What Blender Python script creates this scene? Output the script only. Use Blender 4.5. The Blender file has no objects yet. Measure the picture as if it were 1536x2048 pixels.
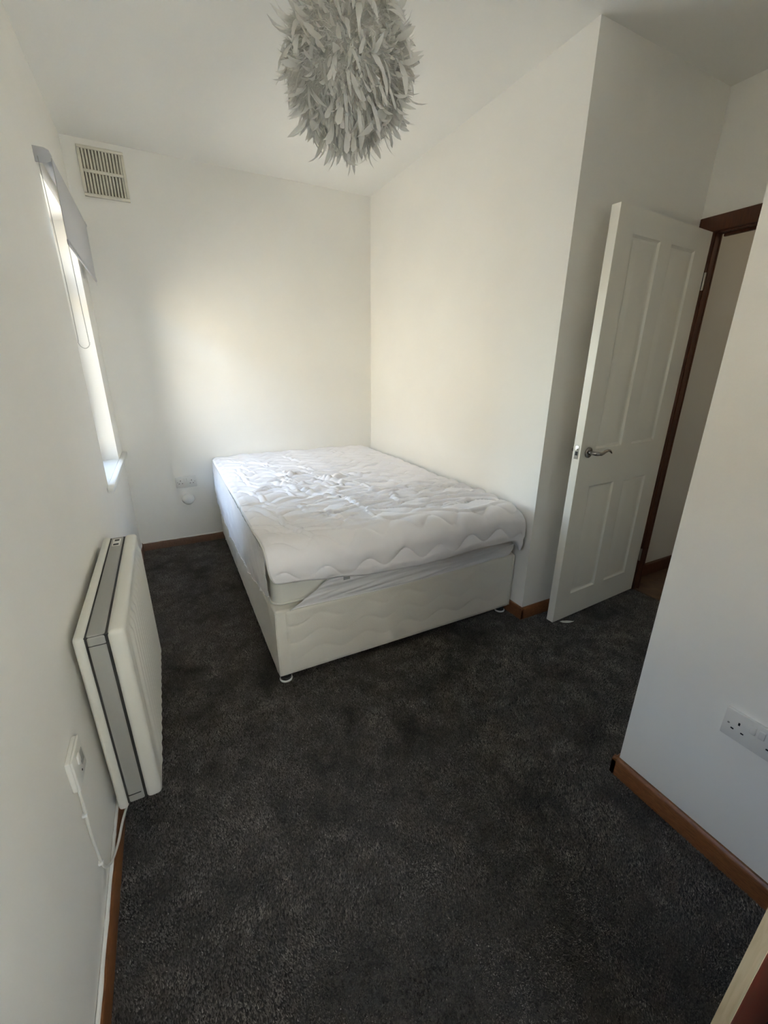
import bpy, bmesh, math, random
import numpy as np
from mathutils import Vector, Matrix, noise

random.seed(7)
rng = np.random.default_rng(7)
scene = bpy.context.scene
COL = scene.collection

# ------------------------------------------------------------------ camera
F_PX = 833.4
PITCH, YAW, ROLL = math.radians(19.275), math.radians(27.265), math.radians(0.446)
CAM = Vector((0.3116, -3.4482, 1.3492))
fw = Vector((math.sin(YAW) * math.cos(PITCH), math.cos(YAW) * math.cos(PITCH), -math.sin(PITCH)))
rt = Vector((math.cos(YAW), -math.sin(YAW), 0))
up = rt.cross(fw)
r2 = rt * math.cos(ROLL) + up * math.sin(ROLL)
u2 = -rt * math.sin(ROLL) + up * math.cos(ROLL)
cd = bpy.data.cameras.new('camera')
cd.sensor_fit = 'HORIZONTAL'
cd.sensor_width = 36.0
cd.lens = F_PX * 36.0 / 1536.0
cd.clip_start = 0.02
camo = bpy.data.objects.new('camera', cd)
COL.objects.link(camo)
M = Matrix(((r2.x, u2.x, -fw.x, CAM.x), (r2.y, u2.y, -fw.y, CAM.y), (r2.z, u2.z, -fw.z, CAM.z), (0, 0, 0, 1)))
camo.matrix_world = M
scene.camera = camo

# ------------------------------------------------------------------ world, exposure
world = bpy.data.worlds.new('world')
scene.world = world
world.use_nodes = True
wn, wl = world.node_tree.nodes, world.node_tree.links
wn.clear()
sky = wn.new('ShaderNodeTexSky')
sky.sky_type = 'NISHITA'
sky.sun_disc = False
sky.sun_elevation = math.radians(48)
sky.sun_rotation = math.radians(70)
sky.dust_density = 1.2
sky.air_density = 1.0
sky.ozone_density = 1.0
bg = wn.new('ShaderNodeBackground')
bg.inputs['Strength'].default_value = 1.1
wo = wn.new('ShaderNodeOutputWorld')
tint = wn.new('ShaderNodeMix')          # camera white balance, the same over the whole sky
tint.data_type = 'RGBA'
tint.blend_type = 'MULTIPLY'
tint.inputs[0].default_value = 1.0
tint.inputs[7].default_value = (1.0, 0.93, 0.84, 1)
wl.new(sky.outputs[0], tint.inputs[6])
# thin bright cloud: evens the clear sky out over the whole dome
cloud = wn.new('ShaderNodeMix')
cloud.data_type = 'RGBA'
cloud.inputs[0].default_value = 0.5
cloud.inputs[7].default_value = (0.93, 1.06, 1.33, 1)
wl.new(tint.outputs[2], cloud.inputs[6])
wl.new(cloud.outputs[2], bg.inputs[0])
wl.new(bg.outputs[0], wo.inputs[0])

sun_d = bpy.data.lights.new('sun', 'SUN')
sun_d.energy = 2.3
sun_d.angle = math.radians(0.6)
sun_d.color = (1.0, 0.91, 0.76)
sun_o = bpy.data.objects.new('sun', sun_d)
COL.objects.link(sun_o)
# sun stands behind the window wall's far side: it lights the yard and the added building across, not the room
sun_o.rotation_euler = Vector((-0.80, -0.28, -0.50)).to_track_quat('-Z', 'Y').to_euler()

# window portal: helps sampling the sky through the opening
po = bpy.data.lights.new('window_portal', 'AREA')
po.shape = 'RECTANGLE'
po.size, po.size_y = 0.70, 1.30
po.cycles.is_portal = True
poo = bpy.data.objects.new('window_portal', po)
COL.objects.link(poo)
poo.location = (-0.212, -0.65, 1.42)
poo.rotation_euler = (math.radians(90), 0, math.radians(-90))

po2 = bpy.data.lights.new('window_portal', 'AREA')
po2.shape = 'RECTANGLE'
po2.size, po2.size_y = 0.32, 0.90
po2.cycles.is_portal = True
poo2 = bpy.data.objects.new('window_portal', po2)
COL.objects.link(poo2)
poo2.location = (-0.20, -3.16, 1.50)
poo2.rotation_euler = (math.radians(90), 0, math.radians(-90))

po3 = bpy.data.lights.new('window_portal', 'AREA')
po3.shape = 'RECTANGLE'
po3.size, po3.size_y = 0.88, 1.36
po3.cycles.is_portal = True
poo3 = bpy.data.objects.new('window_portal', po3)
COL.objects.link(poo3)
poo3.location = (0.84, -4.36, 1.40)
poo3.rotation_euler = (math.radians(90), 0, 0)

vs = scene.view_settings
vs.view_transform = 'Standard'
vs.look = 'None'
vs.gamma = 1.0
vs.use_curve_mapping = False
vs.exposure = 3.40
try:
    scene.cycles.use_denoising = True
    scene.cycles.max_bounces = 10
    scene.cycles.diffuse_bounces = 8
    scene.cycles.use_adaptive_sampling = True
    scene.cycles.adaptive_threshold = 0.06
    scene.cycles.glossy_bounces = 4
    scene.cycles.transparent_max_bounces = 16
    scene.cycles.sample_clamp_indirect = 8.0
    scene.cycles.caustics_reflective = False
    scene.cycles.caustics_refractive = False
except Exception:
    pass

# ------------------------------------------------------------------ materials
def mat(name, col, rough=0.6, metal=0.0, bump=0.0, bscale=200.0, var=0.0, vscale=8.0, col2=None, spec=0.5, trans=0.0):
    m = bpy.data.materials.new(name)
    m.use_nodes = True
    n, l = m.node_tree.nodes, m.node_tree.links
    b = n['Principled BSDF']
    b.inputs['Base Color'].default_value = (*col, 1)
    b.inputs['Roughness'].default_value = rough
    b.inputs['Metallic'].default_value = metal
    b.inputs['Specular IOR Level'].default_value = spec
    tc = n.new('ShaderNodeTexCoord')
    if bump > 0:
        t = n.new('ShaderNodeTexNoise')
        t.inputs['Scale'].default_value = bscale
        t.inputs['Detail'].default_value = 3
        l.new(tc.outputs['Object'], t.inputs['Vector'])
        bp = n.new('ShaderNodeBump')
        bp.inputs['Strength'].default_value = bump
        bp.inputs['Distance'].default_value = 0.002
        l.new(t.outputs['Fac'], bp.inputs['Height'])
        l.new(bp.outputs[0], b.inputs['Normal'])
    if var > 0 or col2 is not None:
        t2 = n.new('ShaderNodeTexNoise')
        t2.inputs['Scale'].default_value = vscale
        t2.inputs['Detail'].default_value = 4
        l.new(tc.outputs['Object'], t2.inputs['Vector'])
        mx = n.new('ShaderNodeMix')
        mx.data_type = 'RGBA'
        c2 = col2 if col2 is not None else tuple(c * (1 - var) for c in col)
        mx.inputs[6].default_value = (*col, 1)
        mx.inputs[7].default_value = (*c2, 1)
        rp = n.new('ShaderNodeMapRange')
        rp.inputs[1].default_value = 0.35
        rp.inputs[2].default_value = 0.65
        l.new(t2.outputs['Fac'], rp.inputs[0])
        l.new(rp.outputs[0], mx.inputs[0])
        l.new(mx.outputs[2], b.inputs['Base Color'])
    return m

def wood_mat(name, c1, c2, rough=0.35, axis_scale=(1, 1, 1)):
    m = bpy.data.materials.new(name)
    m.use_nodes = True
    n, l = m.node_tree.nodes, m.node_tree.links
    b = n['Principled BSDF']
    b.inputs['Roughness'].default_value = rough
    tc = n.new('ShaderNodeTexCoord')
    mp = n.new('ShaderNodeMapping')
    mp.inputs['Scale'].default_value = axis_scale
    l.new(tc.outputs['Object'], mp.inputs['Vector'])
    t = n.new('ShaderNodeTexNoise')
    t.inputs['Scale'].default_value = 6
    t.inputs['Detail'].default_value = 6
    t.inputs['Distortion'].default_value = 0.6
    l.new(mp.outputs[0], t.inputs['Vector'])
    r = n.new('ShaderNodeValToRGB')
    r.color_ramp.elements[0].position = 0.3
    r.color_ramp.elements[1].position = 0.7
    r.color_ramp.elements[0].color = (*c1, 1)
    r.color_ramp.elements[1].color = (*c2, 1)
    l.new(t.outputs['Fac'], r.inputs[0])
    l.new(r.outputs[0], b.inputs['Base Color'])
    return m

def glass_mat(name):
    m = bpy.data.materials.new(name)
    m.use_nodes = True
    n, l = m.node_tree.nodes, m.node_tree.links
    n.clear()
    o = n.new('ShaderNodeOutputMaterial')
    mx = n.new('ShaderNodeMixShader')
    fr = n.new('ShaderNodeFresnel')
    fr.inputs[0].default_value = 1.3
    tr = n.new('ShaderNodeBsdfTransparent')
    tr.inputs[0].default_value = (0.95, 0.97, 0.96, 1)
    gl = n.new('ShaderNodeBsdfGlossy')
    gl.inputs['Roughness'].default_value = 0.02
    l.new(fr.outputs[0], mx.inputs[0])
    l.new(tr.outputs[0], mx.inputs[1])
    l.new(gl.outputs[0], mx.inputs[2])
    l.new(mx.outputs[0], o.inputs[0])
    return m

def cloth_mat(name, col, transl=0.25, bump=0.3, bscale=500):
    m = bpy.data.materials.new(name)
    m.use_nodes = True
    n, l = m.node_tree.nodes, m.node_tree.links
    b = n['Principled BSDF']
    b.inputs['Base Color'].default_value = (*col, 1)
    b.inputs['Roughness'].default_value = 0.85
    b.inputs['Specular IOR Level'].default_value = 0.2
    b.inputs['Sheen Weight'].default_value = 0.15
    tc = n.new('ShaderNodeTexCoord')
    t = n.new('ShaderNodeTexNoise')
    t.inputs['Scale'].default_value = bscale
    l.new(tc.outputs['Object'], t.inputs['Vector'])
    bp = n.new('ShaderNodeBump')
    bp.inputs['Strength'].default_value = bump
    bp.inputs['Distance'].default_value = 0.001
    l.new(t.outputs['Fac'], bp.inputs['Height'])
    l.new(bp.outputs[0], b.inputs['Normal'])
    if transl > 0:
        o = n['Material Output']
        tl = n.new('ShaderNodeBsdfTranslucent')
        tl.inputs[0].default_value = (*col, 1)
        mx = n.new('ShaderNodeMixShader')
        mx.inputs[0].default_value = transl
        l.new(b.outputs[0], mx.inputs[1])
        l.new(tl.outputs[0], mx.inputs[2])
        l.new(mx.outputs[0], o.inputs[0])
    return m

M_WALL = mat('wall_paint', (0.885, 0.87, 0.825), 0.75, bump=0.12, bscale=120, var=0.02, vscale=3, spec=0.25)
M_CEIL = mat('ceiling_paint', (0.87, 0.86, 0.82), 0.9, bump=0.15, bscale=150, spec=0.2)
M_SKIRT = wood_mat('stained_softwood', (0.16, 0.06, 0.022), (0.27, 0.11, 0.04), 0.4, (8, 8, 40))
M_SKIRT2 = wood_mat('dull_brown_softwood', (0.11, 0.055, 0.032), (0.19, 0.10, 0.06), 0.5, (40, 8, 8))
M_FRAME = wood_mat('mahogany_stain', (0.065, 0.022, 0.012), (0.115, 0.040, 0.020), 0.4, (20, 20, 3))
M_RED = wood_mat('dark_red_veneer', (0.06, 0.012, 0.007), (0.10, 0.02, 0.01), 0.35, (25, 25, 2))
M_LIP = wood_mat('pale_raw_wood', (0.44, 0.34, 0.20), (0.54, 0.43, 0.27), 0.6, (30, 30, 2))
M_DOOR = mat('door_gloss_paint', (0.84, 0.815, 0.74), 0.35, bump=0.05, bscale=60)
M_PVC = mat('white_plastic', (0.82, 0.82, 0.80), 0.3)
M_SOCK = mat('socket_plastic', (0.78, 0.77, 0.73), 0.3)
M_BLACK = mat('black_slot', (0.01, 0.01, 0.01), 0.6)
M_CHROME = mat('satin_chrome', (0.42, 0.41, 0.40), 0.22, metal=1.0)
M_BRASS = mat('latch_metal', (0.55, 0.54, 0.50), 0.3, metal=1.0)
M_HEAT = mat('heater_enamel', (0.70, 0.685, 0.62), 0.38, bump=0.05, bscale=300)
M_HBAND = mat('heater_grey_band', (0.34, 0.335, 0.305), 0.5)
M_HDARK = mat('heater_gap', (0.03, 0.03, 0.028), 0.7)
M_VENT = mat('yellowed_plastic', (0.74, 0.71, 0.60), 0.45, var=0.08, vscale=20)
M_VBACK = mat('shaded_vent_backing', (0.30, 0.28, 0.21), 0.7)  # dark tone stands in for shade in the gaps between slats
M_BLIND = cloth_mat('blind_fabric', (0.52, 0.52, 0.535), 0.03, 0.2, 700)
M_PROT = cloth_mat('quilted_cotton', (0.91, 0.89, 0.905), 0.0, 0.25, 600)
M_SKIRTF = cloth_mat('thin_polycotton', (0.86, 0.85, 0.86), 0.12, 0.2, 700)
M_MATT = cloth_mat('mattress_ticking', (0.74, 0.73, 0.67), 0.0, 0.3, 500)
M_DIVAN = cloth_mat('divan_damask', (0.78, 0.75, 0.675), 0.0, 0.5, 350)
M_PIPE = cloth_mat('piping_cotton', (0.84, 0.83, 0.81), 0.0, 0.2, 800)
M_TAG = mat('grey_label', (0.30, 0.31, 0.31), 0.7, col2=(0.5, 0.5, 0.5), vscale=300)
M_FEATH = cloth_mat('white_feather', (0.80, 0.79, 0.75), 0.35, 0.1, 900)
M_RUBBER = mat('dark_rubber', (0.03, 0.03, 0.03), 0.6)
M_GLASS = glass_mat('window_glass')
M_FLEX = mat('white_flex', (0.70, 0.69, 0.64), 0.45)
M_HALLF = mat('brown_laminate', (0.15, 0.085, 0.05), 0.5, var=0.35, vscale=14)
M_GROUND = mat('yard_paving', (0.42, 0.38, 0.32), 0.9, var=0.2, vscale=1.2)
M_BRICK = mat('sandy_render', (0.52, 0.465, 0.375), 0.9, var=0.1, vscale=2)
M_ROOF = mat('slate_roof', (0.12, 0.12, 0.13), 0.8)

def carpet_mat():
    m = bpy.data.materials.new('charcoal_carpet')
    m.use_nodes = True
    n, l = m.node_tree.nodes, m.node_tree.links
    b = n['Principled BSDF']
    b.inputs['Roughness'].default_value = 1.0
    b.inputs['Specular IOR Level'].default_value = 0.05
    b.inputs['Sheen Weight'].default_value = 0.05
    at = n.new('ShaderNodeAttribute')
    at.attribute_name = 'tuft'
    r = n.new('ShaderNodeValToRGB')
    cr = r.color_ramp
    cr.elements[0].position = 0.0
    cr.elements[0].color = (0.034, 0.031, 0.028, 1)
    cr.elements[1].position = 1.0
    cr.elements[1].color = (0.42, 0.375, 0.335, 1)
    e = cr.elements.new(0.6)
    e.color = (0.160, 0.143, 0.128, 1)
    l.new(at.outputs['Fac'], r.inputs[0])
    l.new(r.outputs[0], b.inputs['Base Color'])
    return m
M_CARPET = carpet_mat()
M_CBASE = mat('carpet_backing', (0.09, 0.081, 0.073), 1.0, bump=0.5, bscale=300, var=0.5, vscale=220, spec=0.02)

# ------------------------------------------------------------------ mesh helpers
def tag(o, label=None, cat=None, group=None, kind=None):
    if label: o['label'] = label
    if cat: o['category'] = cat
    if group: o['group'] = group
    if kind: o['kind'] = kind
    return o

def link(name, me, m, parent=None, smooth=None):
    o = bpy.data.objects.new(name, me)
    COL.objects.link(o)
    if m is not None and len(me.materials) == 0:
        me.materials.append(m)
    if parent is not None:
        o.parent = parent
    return o

def empty(name, loc=(0, 0, 0)):
    o = bpy.data.objects.new(name, None)
    o.empty_display_size = 0.05
    o.location = loc
    COL.objects.link(o)
    return o

def bm_obj(name, bm, m, parent=None, smooth=False, angle=35):
    me = bpy.data.meshes.new(name)
    bmesh.ops.recalc_face_normals(bm, faces=bm.faces)
    bm.to_mesh(me)
    bm.free()
    if smooth:
        me.polygons.foreach_set('use_smooth', [True] * len(me.polygons))
        try:
            me.set_sharp_from_angle(angle=math.radians(angle))
        except Exception:
            pass
    o = link(name, me, m, None)
    if parent is not None:
        o.parent = parent
        # geometry is written in world coordinates; parents sit at their base
        o.matrix_parent_inverse = Matrix.Translation(-ploc(parent))
    return o

def ploc(p):
    # parts are written in world coordinates, so only a thing's own Empty has an offset
    return Vector(p.location) if p.parent is None else Vector((0, 0, 0))

def box(bm, x0, x1, y0, y1, z0, z1, bev=0.0, seg=2):
    b2 = bmesh.new()
    vs_ = [b2.verts.new((x, y, z)) for x in (x0, x1) for y in (y0, y1) for z in (z0, z1)]
    for f in ((0, 1, 3, 2), (4, 6, 7, 5), (0, 4, 5, 1), (2, 3, 7, 6), (0, 2, 6, 4), (1, 5, 7, 3)):
        b2.faces.new([vs_[i] for i in f])
    bmesh.ops.recalc_face_normals(b2, faces=b2.faces)
    if bev > 0:
        bmesh.ops.bevel(b2, geom=list(b2.edges), offset=bev, segments=seg, profile=0.5, affect='EDGES')
    t = bpy.data.meshes.new('t')
    b2.to_mesh(t)
    b2.free()
    bm.from_mesh(t)
    bpy.data.meshes.remove(t)

def boxo(name, x0, x1, y0, y1, z0, z1, m, parent=None, bev=0.0, seg=2, smooth=None):
    bm = bmesh.new()
    box(bm, x0, x1, y0, y1, z0, z1, bev, seg)
    return bm_obj(name, bm, m, parent, smooth=(bev > 0) if smooth is None else smooth, angle=50)

def tube(bm, pts, r, seg=8, cap=True):
    pts = [Vector(q) for q in pts]
    rr = r if isinstance(r, (list, tuple)) else [r] * len(pts)
    rings = []
    ref = None
    for i, q in enumerate(pts):
        if i == 0: d = pts[1] - pts[0]
        elif i == len(pts) - 1: d = pts[-1] - pts[-2]
        else: d = pts[i + 1] - pts[i - 1]
        d.normalize()
        if ref is None:
            ref = Vector((0, 0, 1)) if abs(d.z) < 0.9 else Vector((1, 0, 0))
        a = d.cross(ref)
        if a.length < 1e-6: a = d.orthogonal()
        a.normalize()
        b = d.cross(a).normalized()
        ref = -b if False else ref
        ring = []
        for k in range(seg):
            t = 2 * math.pi * k / seg
            ring.append(bm.verts.new(q + (a * math.cos(t) + b * math.sin(t)) * rr[i]))
        rings.append(ring)
    for i in range(len(rings) - 1):
        for k in range(seg):
            k2 = (k + 1) % seg
            bm.faces.new((rings[i][k], rings[i][k2], rings[i + 1][k2], rings[i + 1][k]))
    if cap:
        bm.faces.new(rings[0][::-1])
        bm.faces.new(rings[-1])

def lathe(bm, prof, origin, axis, seg=24):
    """prof: list of (radius, distance along axis)"""
    ax = Vector(axis).normalized()
    a = ax.orthogonal().normalized()
    b = ax.cross(a)
    o = Vector(origin)
    rings = []
    for (r, h) in prof:
        if r < 1e-6:
            rings.append([bm.verts.new(o + ax * h)])
        else:
            rings.append([bm.verts.new(o + ax * h + (a * math.cos(2 * math.pi * k / seg) + b * math.sin(2 * math.pi * k / seg)) * r) for k in range(seg)])
    for i in range(len(rings) - 1):
        A, B = rings[i], rings[i + 1]
        for k in range(seg):
            k2 = (k + 1) % seg
            if len(A) == 1 and len(B) == 1: continue
            if len(A) == 1: bm.faces.new((A[0], B[k], B[k2]))
            elif len(B) == 1: bm.faces.new((A[k], A[k2], B[0]))
            else: bm.faces.new((A[k], A[k2], B[k2], B[k]))

def grid_obj(name, P, m, parent=None, closed=False):
    """P: (nu, nv, 3) numpy array of world points -> smooth mesh"""
    nu, nv = P.shape[:2]
    idx = np.arange(nu * nv).reshape(nu, nv)
    f = np.stack([idx[:-1, :-1], idx[1:, :-1], idx[1:, 1:], idx[:-1, 1:]], -1).reshape(-1, 4)
    me = bpy.data.meshes.new(name)
    me.from_pydata(P.reshape(-1, 3).tolist(), [], f.tolist())
    me.polygons.foreach_set('use_smooth', [True] * len(me.polygons))
    me.update()
    o = link(name, me, m)
    if parent is not None:
        o.parent = parent
        o.matrix_parent_inverse = Matrix.Translation(-ploc(parent))
    return o

# ------------------------------------------------------------------ room dimensions
H = 2.577
XR = 1.950          # right wall by the bed
YC = -1.984         # return wall
XN, YN = 1.550, -2.856   # near right wall and its far end
XD = 2.848          # wall with the doorway
YE = -4.25          # wall behind the camera
HB = 0.066          # skirting height

def struct(o):
    o['kind'] = 'structure'
    return o

# floor ----------------------------------------------------------------
bm = bmesh.new()
box(bm, -0.10, XD + 0.012, YE - 0.1, 0.10, -0.12, -0.007)
floor = struct(bm_obj('floor', bm, M_CBASE))
floor['label'] = 'dark charcoal fitted carpet over the whole room'
bm = bmesh.new()
box(bm, XD + 0.012, 4.4, -3.4, -1.9, -0.12, -0.004)
hf = struct(bm_obj('floor_hall', bm, M_HALLF))
hf['label'] = 'brown hallway floor beyond the open door'

def build_pile():
    n = 540000
    # tufts over the part of the floor that the room shows
    pts = []
    regs = [(0.0, 1.95, -3.6, 0.0, 1.0), (1.95, 2.855, -2.856, -1.984, 1.0)]
    areas = [(b - a) * (d - c) for a, b, c, d, _ in regs]
    tot = sum(areas)
    for (a, b, c, d, _), ar in zip(regs, areas):
        k = int(n * ar / tot)
        x = rng.uniform(a, b, k)
        y = rng.uniform(c, d, k)
        pts.append(np.stack([x, y], 1))
    P = np.concatenate(pts)
    # leave out what lies inside the near wall block and under the bed
    keep = ~((P[:, 0] > XN) & (P[:, 1] < YN))
    keep &= ~((P[:, 0] > 0.72) & (P[:, 0] < 1.9) & (P[:, 1] > -1.72))
    P = P[keep]
    k = len(P)
    def vn(x, y, s, seed):
        # cheap smooth value noise
        g = np.random.default_rng(seed).uniform(-1, 1, (128, 128))
        u, v = x * s + 40, y * s + 40
        iu, iv = np.floor(u).astype(int), np.floor(v).astype(int)
        fu, fv = u - iu, v - iv
        fu = fu * fu * (3 - 2 * fu)
        fv = fv * fv * (3 - 2 * fv)
        G = lambda a, b: g[a % 128, b % 128]
        return (G(iu, iv) * (1 - fu) + G(iu + 1, iv) * fu) * (1 - fv) + (G(iu, iv + 1) * (1 - fu) + G(iu + 1, iv + 1) * fu) * fv
    x, y = P[:, 0], P[:, 1]
    big = vn(x, y, 5, 1) * 0.6 + vn(x, y, 11, 2) * 0.5
    sm = vn(x, y, 26, 3)
    lean_dir = 2.2 + 2.0 * vn(x, y, 3, 4) + 1.5 * vn(x, y, 9, 5) + rng.normal(0, 0.7, k)
    lean = np.clip(0.45 + 0.5 * big + rng.normal(0, 0.25, k), 0.0, 1.3)
    h = 0.0072 + 0.002 * rng.random(k) + 0.0015 * big
    w = rng.uniform(0.0012, 0.0020, k)
    ang = rng.uniform(0, 2 * math.pi, k)
    z0 = -0.0075
    V = np.zeros((k, 4, 3))
    for j in range(3):
        a = ang + j * 2 * math.pi / 3
        V[:, j, 0] = x + w * np.cos(a)
        V[:, j, 1] = y + w * np.sin(a)
        V[:, j, 2] = z0
    V[:, 3, 0] = x + lean * h * 0.55 * np.cos(lean_dir)
    V[:, 3, 1] = y + lean * h * 0.55 * np.sin(lean_dir)
    V[:, 3, 2] = z0 + h / np.sqrt(1 + 0.6 * lean ** 2)
    base = (np.arange(k) * 4)[:, None]
    Fc = np.concatenate([base + np.array([[0, 1, 3]]), base + np.array([[1, 2, 3]]), base + np.array([[2, 0, 3]])], 1).reshape(-1)
    me = bpy.data.meshes.new('carpet_pile')
    me.vertices.add(4 * k)
    me.vertices.foreach_set('co', V.reshape(-1))
    nf = 3 * k
    me.loops.add(nf * 3)
    me.loops.foreach_set('vertex_index', Fc.astype(np.int32))
    me.polygons.add(nf)
    me.polygons.foreach_set('loop_start', np.arange(0, nf * 3, 3, dtype=np.int32))
    me.update(calc_edges=True)
    val = np.clip(0.45 + 0.10 * rng.normal(0, 1, k) + 0.34 * np.minimum(big, 0.15) + 0.16 * sm, 0, 1)
    bright = rng.random(k) < 0.02
    val[bright] = np.clip(val[bright] + 0.35, 0, 1)
    at = me.attributes.new('tuft', 'FLOAT', 'POINT')
    at.data.foreach_set('value', np.repeat(val, 4).astype(np.float32))
    o = link('carpet_pile', me, M_CARPET, floor)
    o['kind'] = 'stuff'
    return o
build_pile()

# ceiling --------------------------------------------------------------
ceil = struct(boxo('ceiling', -0.3, 4.5, YE - 0.1, 0.12, H, H + 0.12, M_CEIL))
ceil['label'] = 'plain white ceiling'

# walls ----------------------------------------------------------------
wb = struct(boxo('wall_back', -0.3, XR + 0.02, 0.0, 0.12, -0.12, H, M_WALL))
wb['label'] = 'white painted back wall behind the bed'

WY0, WY1, WZ0, WZ1 = -1.00, -0.305, 0.765, 2.075    # window opening
bm = bmesh.new()
T = -0.30
VY0, VY1, VZA, VZB = -3.32, -3.00, 1.05, 1.95     # smaller unseen window, added beside the camera for fill light
box(bm, T, 0, YE - 0.1, VY0, -0.12, H)
box(bm, T, 0, VY0, VY1, -0.12, VZA)
box(bm, T, 0, VY0, VY1, VZB, H)
box(bm, T, 0, VY1, WY0, -0.12, H)
box(bm, T, 0, WY1, 0.0, -0.12, H)
box(bm, T, 0, WY0, WY1, -0.12, WZ0)
box(bm, T, 0, WY0, WY1, WZ1, H)
wlft = struct(bm_obj('wall_left', bm, M_WALL))
wlft['label'] = 'white painted window wall'

wr = struct(boxo('wall_right', XR, XD + 0.02, YC, 0.12, -0.12, H, M_WALL))
wr['label'] = 'white wall beside the bed with its outer corner'

# doorway wall
OY0, OY1, OZ = -2.838, -2.048, 2.000
bm = bmesh.new()
box(bm, XD, XD + 0.04, OY1, YC, -0.12, H)
box(bm, XD, XD + 0.04, OY0, OY1, OZ, H)
box(bm, XD, XD + 0.04, YN - 0.02, OY0, -0.12, H)
wd = struct(bm_obj('wall_doorway', bm, M_WALL))
wd['label'] = 'wall above and around the doorway'

# near wall block with the cupboard recess
CY0, CY1, CZ = -4.03, -3.385, 2.02
bm = bmesh.new()
box(bm, XN, XD + 0.04, CY1, YN, -0.12, H)
box(bm, XN, XN + 0.10, CY0, CY1, CZ, H)
box(bm, XN, XN + 0.10, YE, CY0, -0.12, H)
box(bm, XN + 0.62, XN + 0.72, YE, CY1, -0.12, H)
wn_ = struct(bm_obj('wall_near', bm, M_WALL))
wn_['label'] = 'white near wall with a double socket'
EX0, EX1, EZ0, EZ1 = 0.40, 1.28, 0.72, 2.08     # glazed opening added in the end wall behind the camera for fill light
bm = bmesh.new()
box(bm, -0.3, EX0, YE - 0.12, YE, -0.12, H)
box(bm, EX1, XN + 0.8, YE - 0.12, YE, -0.12, H)
box(bm, EX0, EX1, YE - 0.12, YE, -0.12, EZ0)
box(bm, EX0, EX1, YE - 0.12, YE, EZ1, H)
we = struct(bm_obj('wall_end', bm, M_WALL))
we['label'] = 'white end wall behind the camera'

# hallway
wh = struct(boxo('wall_hall', XD + 0.02, 4.4, -1.968, -1.85, -0.12, H, M_WALL))
wh['label'] = 'hallway wall seen through the doorway'
boxo_h = struct(boxo('wall_hall_end', 4.3, 4.4, -3.4, -1.85, -0.12, H, M_WALL))
boxo_h['label'] = 'far end wall of the hallway'
boxo_i = struct(boxo('wall_hall_side', XN + 0.7, 4.4, -3.5, -3.29, -0.12, H, M_WALL))
boxo_i['label'] = 'hallway wall opposite'

# skirting boards ------------------------------------------------------
def skirting(name, a, b, n, z0=0.0, label=None, t=0.015, m=None, lip=False, za=HB):
    """board along a->b (xy), thickness toward n"""
    a, b, n = Vector((*a, 0)), Vector((*b, 0)), Vector((*n, 0)).normalized()
    prof = [(0, z0 - 0.006), (t, z0 - 0.006), (t, za - 0.012), (t * 0.8, za - 0.005), (t * 0.45, za), (0, za)]
    bm = bmesh.new()
    A = [bm.verts.new(a + n * q[0] + Vector((0, 0, q[1]))) for q in prof]
    B = [bm.verts.new(b + n * q[0] + Vector((0, 0, q[1]))) for q in prof]
    k = len(prof)
    for i in range(k):
        j = (i + 1) % k
        bm.faces.new((A[i], A[j], B[j], B[i]))
    bm.faces.new(A)
    bm.faces.new(B[::-1])
    o = struct(bm_obj(name, bm, m or M_SKIRT, smooth=True, angle=40))
    if label: o['label'] = label
    if lip:
        # ragged bead of white wall paint run along the top edge
        L = (b - a).length
        d = (b - a).normalized()
        steps = max(8, int(L / 0.02))
        pts, rad = [], []
        for i in range(steps + 1):
            s = L * i / steps
            wv = noise.noise(Vector((s * 9, 3.1, 0)))
            pts.append(a + d * s + n * (0.005 + 0.002 * wv) + Vector((0, 0, za + 0.0005)))
            rad.append(max(0.0008, 0.0045 + 0.0024 * wv + 0.001 * noise.noise(Vector((s * 40, 0, 5)))))
        bm = bmesh.new()
        tube(bm, pts, rad, 6)
        bm_obj('paint_bead', bm, M_WALL, o, smooth=True)
    return o
skirting('baseboard_back', (0.0, 0.0), (XR, 0.0), (0, -1), label='brown skirting with ragged white paint edge under back wall', lip=True, za=0.054, m=M_SKIRT2)
skirting('baseboard_left', (0.0, YE), (0.0, -0.015), (1, 0), label='brown skirting along the window wall', lip=True)
skirting('baseboard_right', (XR, YC - 0.015), (XR, -0.015), (-1, 0), label='brown skirting beside the bed')
skirting('baseboard_return', (XR - 0.015, YC), (XD, YC), (0, -1), label='brown skirting behind the open door')
skirting('baseboard_near', (XN, CY1), (XN, YN + 0.015), (-1, 0), label='orange brown skirting below the right hand socket')
skirting('baseboard_near_end', (XN - 0.015, YN), (XD, YN), (0, 1), label='brown skirting round the wall end')
skirting('baseboard_hall', (XD + 0.05, -1.968), (4.3, -1.968), (0, -1), label='dark skirting in the hallway', m=M_FRAME, za=0.085)
# mitre block where the near skirting stops at the cupboard opening
bm = bmesh.new()
box(bm, XN - 0.018, XN + 0.0, CY1 - 0.004, CY1 + 0.02, 0.0, HB + 0.01, 0.003)
struct(bm_obj('trim_1', bm, M_LIP, smooth=True))['label'] = 'pale wooden end block of the near skirting'

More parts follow.
